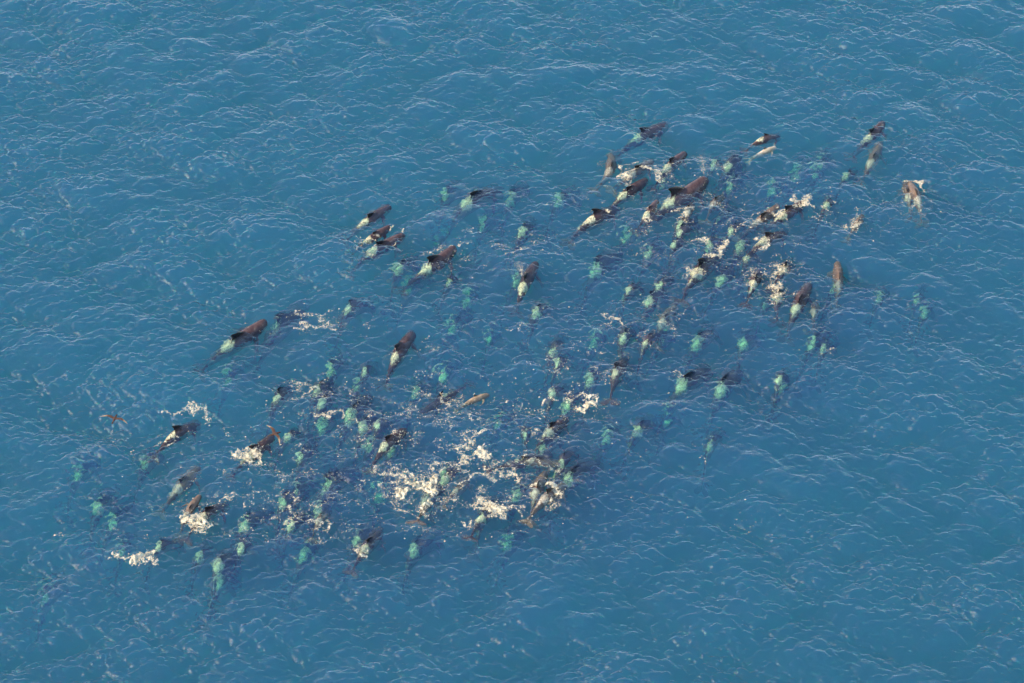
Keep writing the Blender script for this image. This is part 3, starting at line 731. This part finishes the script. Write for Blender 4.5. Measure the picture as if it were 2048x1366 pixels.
# warp by resampling, then add the soft patches
ix = np.clip(((WX-X[0, 0])/.054).astype(int), 0, X.shape[1]-1); iy = np.clip(((WY-Y[0, 0])/.054).astype(int), 0, X.shape[0]-1)
E = np.maximum(E[iy, ix], env_eval(WX, WY, ELL, []))
Wd = env_eval(X, Y, WIDE, [])
E = np.maximum(E, np.clip(Wd*3.0*(.55+.55*samp(NW1, X, Y, NT)), 0, .48)*(Wd > .05))
fo = foam_mesh('sea_foam', X, Y, E, lmat)
tag(fo, 'thin lacy streaks of cream foam drifting among the whales', 'foam', kind='stuff')
# single flecks and bubbles
Wd = env_eval(X, Y, WIDE, [])
pr = (np.clip(E, 0, .9)**1.5*60 + Wd*110*np.clip(.5+.5*samp(NW1, X, Y, NT), 0, 2.2))*.054**2
hit = RNG.random(X.shape) < pr
fx, fy = X[hit] + RNG.uniform(-.02, .02, hit.sum()), Y[hit] + RNG.uniform(-.02, .02, hit.sum())
gx, gy, gz = sea_pt(fx, fy); nfl = len(fx)
rad = .016 + .012*RNG.pareto(2.4, nfl); rad = np.minimum(rad, .05)
octv = np.array([(1, 0, 0), (0, 1, 0), (-1, 0, 0), (0, -1, 0), (0, 0, .8), (0, 0, -.6)])
octf = np.array([(0, 1, 4), (1, 2, 4), (2, 3, 4), (3, 0, 4), (1, 0, 5), (2, 1, 5), (3, 2, 5), (0, 3, 5)])
ang = RNG.uniform(0, 6.28, nfl); ca, sa = np.cos(ang)[:, None], np.sin(ang)[:, None]; st_ = RNG.uniform(.6, 1.6, nfl)[:, None]
vx = octv[None, :, 0]*ca*st_ - octv[None, :, 1]*sa; vy = octv[None, :, 0]*sa*st_ + octv[None, :, 1]*ca; vz = np.repeat(octv[None, :, 2], nfl, 0)
V = np.stack([gx[:, None]+vx*rad[:, None], gy[:, None]+vy*rad[:, None], gz[:, None]+.01+vz*rad[:, None]], -1).reshape(-1, 3)
Fc = (octf[None]+np.arange(nfl)[:, None, None]*6).reshape(-1, 3)
fk = np_mesh('foam_flecks', V, Fc, fmat)
tag(fk, 'countless small flecks and bubbles of foam floating round the pod', 'foam', kind='stuff')

# big splashes: churned white water, each a thing of its own
def splash(label, ells, lines, hmax=.05, lump=.16, drops=60):
    pts = []
    for e in ells:
        v = list(map(float, e.split())); pts += [ground(v[0]-v[2]*2.3, v[1]+v[3]*2.3), ground(v[0]+v[2]*2.3, v[1]-v[3]*2.3)]
    for l in lines:
        f = l.split(); pts += [ground(float(f[i]), float(f[i+1])) for i in range(0, len(f)-2, 2)]
    x0, x1 = min(p.x for p in pts)-.7, max(p.x for p in pts)+.7; y0, y1 = min(p.y for p in pts)-.7, max(p.y for p in pts)+.7
    X, Y = gridxy(x0, x1, y0, y1, .04)
    WX = X + .22*samp(NW1, X, Y, NT) + .08*samp(NA, X, Y, NT); WY = Y + .22*samp(NW2, X, Y, NT) + .08*samp(NB, X, Y, NT)
    E = env_eval(X, Y, [], lines)
    ix = np.clip(((WX-x0)/.04).astype(int), 0, X.shape[1]-1); iy = np.clip(((WY-y0)/.04).astype(int), 0, X.shape[0]-1)
    E = np.maximum(E[iy, ix], env_eval(WX, WY, ells, []))
    o = foam_mesh('splash', X, Y, E, smat, lump)
    # droplets thrown up, joined into the same mass of water
    me = o.data; bm = bmesh.new(); bm.from_mesh(me); dl = bm.verts.layers.float['froth']
    ys, xs = np.where(E > .6)
    for k in range(drops):
        j = RNG.integers(len(ys)); px, py, pz = sea_pt(X[ys[j], xs[j]], Y[ys[j], xs[j]])
        m_ = Matrix.Translation((px+RNG.normal()*.12, py+RNG.normal()*.12, pz+abs(RNG.normal())*.16)) @ Matrix.Scale(.012+.014*RNG.random(), 4)
        r_v = bmesh.ops.create_icosphere(bm, subdivisions=1, radius=1, matrix=m_)
        for v_ in r_v['verts']: v_[dl] = 2.0
    for f in bm.faces: f.smooth = True
    bm.to_mesh(me); bm.free()
    # origin at the splash
    c = Vector(((x0+x1)/2, (y0+y1)/2, 0)); me.transform(Matrix.Translation(-c)); o.location = c
    tag(o, label, 'splash', 'white splashes thrown up by the whales')
splash('largest dense cream white patch of churned foam near the bottom centre of the pod', ['848 978 24 15 0 1.6', '822 974 18 11 20 1.35', '864 962 13 15 0 1.6', '835 950 30 10 0 .75'], ['850 985 856 1000 858 1012 w.25 s1.0', '800 958 820 965 w.3 s.9'], .14, .25, 160)
splash('round white boil of foam with torn lacy edges, upper right of the largest foam patch', ['962 908 15 13 0 1.6', '945 885 12 9 0 .8', '935 922 8 12 20 1.0'], ['915 900 925 890 945 888 w.2 s.9'], .12, .2, 120)
splash('bubbly white foam pile on the back of the dark whale right of the bird', ['488 912 20 11 0 1.3', '500 925 13 12 0 .95', '478 910 10 6 0 1.0'], ['490 900 512 908 515 925 505 936 w.2 s.9'], .12, .2, 90)
splash('spread bright splash at the lower left corner of the pod', ['286 1118 17 6 15 1.6', '268 1126 15 5 0 1.3'], ['240 1116 262 1121 290 1126 w.2 s1.0', '290 1130 312 1128 w.3 s.8'], .12, .22, 110)
splash('narrow white breaking splash beside the twin pale blobs at the centre right', ['1176 804 20 5 -5 1.7', '1160 800 10 3 0 1.0'], ['1160 790 1180 792 1190 800 w.15 s.8'], .16, .25, 70)
splash('cream churned water between the two colliding whales at the lower left', ['375 1036 16 6 0 1.15', '400 1050 20 7 20 1.0', '388 1040 12 8 0 1.0'], ['362 1030 366 1042 385 1046 405 1040 w.22 s1.0', '395 1060 410 1058 416 1048 w.22 s.95'], .12, .2, 110)
splash('foaming water thrown over the diving whale at the upper right cluster', ['1562 533 12 9 30 1.05', '1550 547 12 6 0 .8'], ['1548 556 1560 545 1575 528 w.2 s.85'], .1, .18, 80)
splash('broken white water over the small whale that dives below another splash', ['1556 590 8 6 0 1.1', '1548 578 10 7 0 .85'], ['1538 568 1550 575 1562 590 w.22 s.85'], .1, .18, 60)
splash('white splash trailing ahead of the big male with a round black fin', ['1438 500 8 9 30 .95'], ['1426 517 1434 504 1442 496 1440 490 w.3 s.95'], .12, .2, 70)
splash('curling splash around the head of the right whale of the tan pair', ['1605 404 9 3 20 .95'], ['1583 414 1590 404 1600 406 1612 402 w.2 s1.0'], .1, .2, 50)
splash('white ring of splash around the tail stock near the bottom edge of the pod', ['722 1108 12 6 0 1.05'], ['704 1105 715 1113 735 1112 742 1108 w.2 s.95'], .1, .18, 60)
splash('forked cream splash above the pale green blob at the bottom centre', ['985 1018 9 6 0 1.15'], ['958 1000 972 1006 988 1014 990 1024 w.22 s1.0', '990 1016 1015 1020 w.2 s.9'], .1, .18, 70)
splash('small bright splash at the head of the whale lying right of the foam patches', ['1108 985 7 4 -30 1.05'], ['1094 976 1104 981 1111 989 w.18 s1.0'], .1, .18, 40)

# ------------------------------------------------------------------ breath
def blow(px, py, lean, h, label, n=230):
    p = ground(px, py); bm = bmesh.new(); r_ = random.Random(int(px))
    for k in range(n):
        u = r_.random()**.8; a = r_.uniform(0, 6.28); rr = (.06+.55*u)*abs(r_.gauss(0, .6))
        bmesh.ops.create_icosphere(bm, subdivisions=1, radius=r_.uniform(.007, .016), matrix=Matrix.Translation((rr*math.cos(a)+lean*u*u, rr*math.sin(a), u*h)))
    me = bpy.data.meshes.new('whale_blow')
    bm.to_mesh(me); bm.free(); me.materials.append(fmat)
    o = bpy.data.objects.new('whale_blow', me); COL.objects.link(o); o.location = (p.x, p.y, .25 + sea_z(p.x, p.y))
    tag(o, label, 'blow', kind='stuff')
blow(1407, 358, -.25, 1.4, 'thin pale mist of breath above the head of the largest male')
blow(1044, 560, -.3, 1.0, 'faint brownish mist of breath left of the dark whale at the centre')

# ------------------------------------------------------------------ seabirds
bm_, t = mat_new('seabird_feathers'); out = nd(t, 'ShaderNodeOutputMaterial'); b = nd(t, 'ShaderNodeBsdfPrincipled')
at = nd(t, 'ShaderNodeAttribute'); at.attribute_name = 'tone'; tcn = nd(t, 'ShaderNodeTexCoord')
nz = nd(t, 'ShaderNodeTexNoise'); nz.inputs['Scale'].default_value = 18; nz.inputs['Detail'].default_value = 3; t.links.new(tcn.outputs['Object'], nz.inputs['Vector'])
tn = math_n(t, 'ADD', at.outputs['Fac'], math_n(t, 'MULTIPLY', math_n(t, 'SUBTRACT', nz.outputs['Fac'], .5), .5))
c1 = mixc(t, ramp(t, tn, .25, .6), (.085, .038, .018), (.38, .25, .13))
c2 = mixc(t, ramp(t, tn, -.6, -.2), (.03, .018, .012), c1)
t.links.new(c2, b.inputs['Base Color']); b.inputs['Roughness'].default_value = .75; t.links.new(b.outputs[0], out.inputs[0])
def seabird(px, py, alt, head, bank, flexl, flexr, span, label):
    """body along +X, wings along Y, one continuous skin"""
    bm = bmesh.new(); tone = {}
    rings = []
    for x, w, h, z in ((.40, .006, .006, .0), (.37, .016, .018, .0), (.335, .034, .036, .005), (.30, .04, .042, .008), (.25, .042, .045, .004), (.18, .062, .06, 0), (.08, .078, .072, 0), (-.04, .074, .066, 0), (-.16, .052, .045, .002), (-.25, .036, .026, .004), (-.31, .045, .014, .004), (-.37, .055, .008, .004), (-.40, .05, .004, .004)):
        rings.append([(x, w*math.cos(a), z+h*math.sin(a)) for a in [2*math.pi*i/12 for i in range(12)]])
    loft(bm, rings); body = tmp_obj(bm); parts = []
    hs = span/2
    for sd, fx in ((1, flexl), (-1, flexr)):
        bm = bmesh.new(); rings = []
        for tt, le, te in ((0, .13, -.09), (.12, .14, -.085), (.3, .17, -.05), (.45, .165, -.035), (.6, .12, -.04), (.75, .05, -.065), (.88, -.03, -.10), (.96, -.09, -.12), (1, -.125, -.135)):
            zz = (.10*math.sin(min(tt/.45, 1)*math.pi/2) - fx*max(tt-.4, 0)**1.3)*hs*.6
            le *= .8; te *= .8; yy_ = sd*(.02 + tt*(hs-.02)); sec = section(le-te, .014*(1-.75*tt)+.001)
            rings.append([(le-u, yy_, .035+zz+w) for u, w in sec])
        loft(bm, rings); parts.append(tmp_obj(bm))
    for p in parts:
        md = body.modifiers.new('u', 'BOOLEAN'); md.operation = 'UNION'; md.solver = 'EXACT'; md.object = p
    dg = bpy.context.evaluated_depsgraph_get(); dg.update()
    me = bpy.data.meshes.new_from_object(body.evaluated_get(dg))
    for p in parts + [body]: bpy.data.objects.remove(p)
    n = len(me.vertices); a = np.empty(n*3); me.vertices.foreach_get('co', a); a = a.reshape(-1, 3)
    tv = np.clip((np.abs(a[:, 1])/hs - .42)*2.2, 0, 1) + .25*(np.abs(a[:, 1]) > .1)*(a[:, 0] > .1)
    tv[(a[:, 0] > .28) & (np.abs(a[:, 1]) < .06)] = -.9; tv[(a[:, 0] < -.3)] = -.5
    at_ = me.attributes.new('tone', 'FLOAT', 'POINT'); at_.data.foreach_set('value', tv.astype(np.float32))
    me.polygons.foreach_set('use_smooth', np.ones(len(me.polygons), dtype=bool))
    me.materials.clear(); me.materials.append(bm_); me.name = 'seabird'
    o = bpy.data.objects.new('seabird', me); COL.objects.link(o)
    o.location = ground(px, py, alt); o.rotation_euler = (bank, 0, head)
    tag(o, label, 'bird', 'seabirds gliding over the pod')
seabird(229, 838, 6.0, R(75), R(6), .4, .4, 1.6, 'brown seabird gliding alone over open water left of the pod with both wings spread level')
seabird(549, 868, 5.0, R(26), R(-6), .35, .35, 2.0, 'brown seabird banking over the pod with one pale wing tip, above a green saddle')
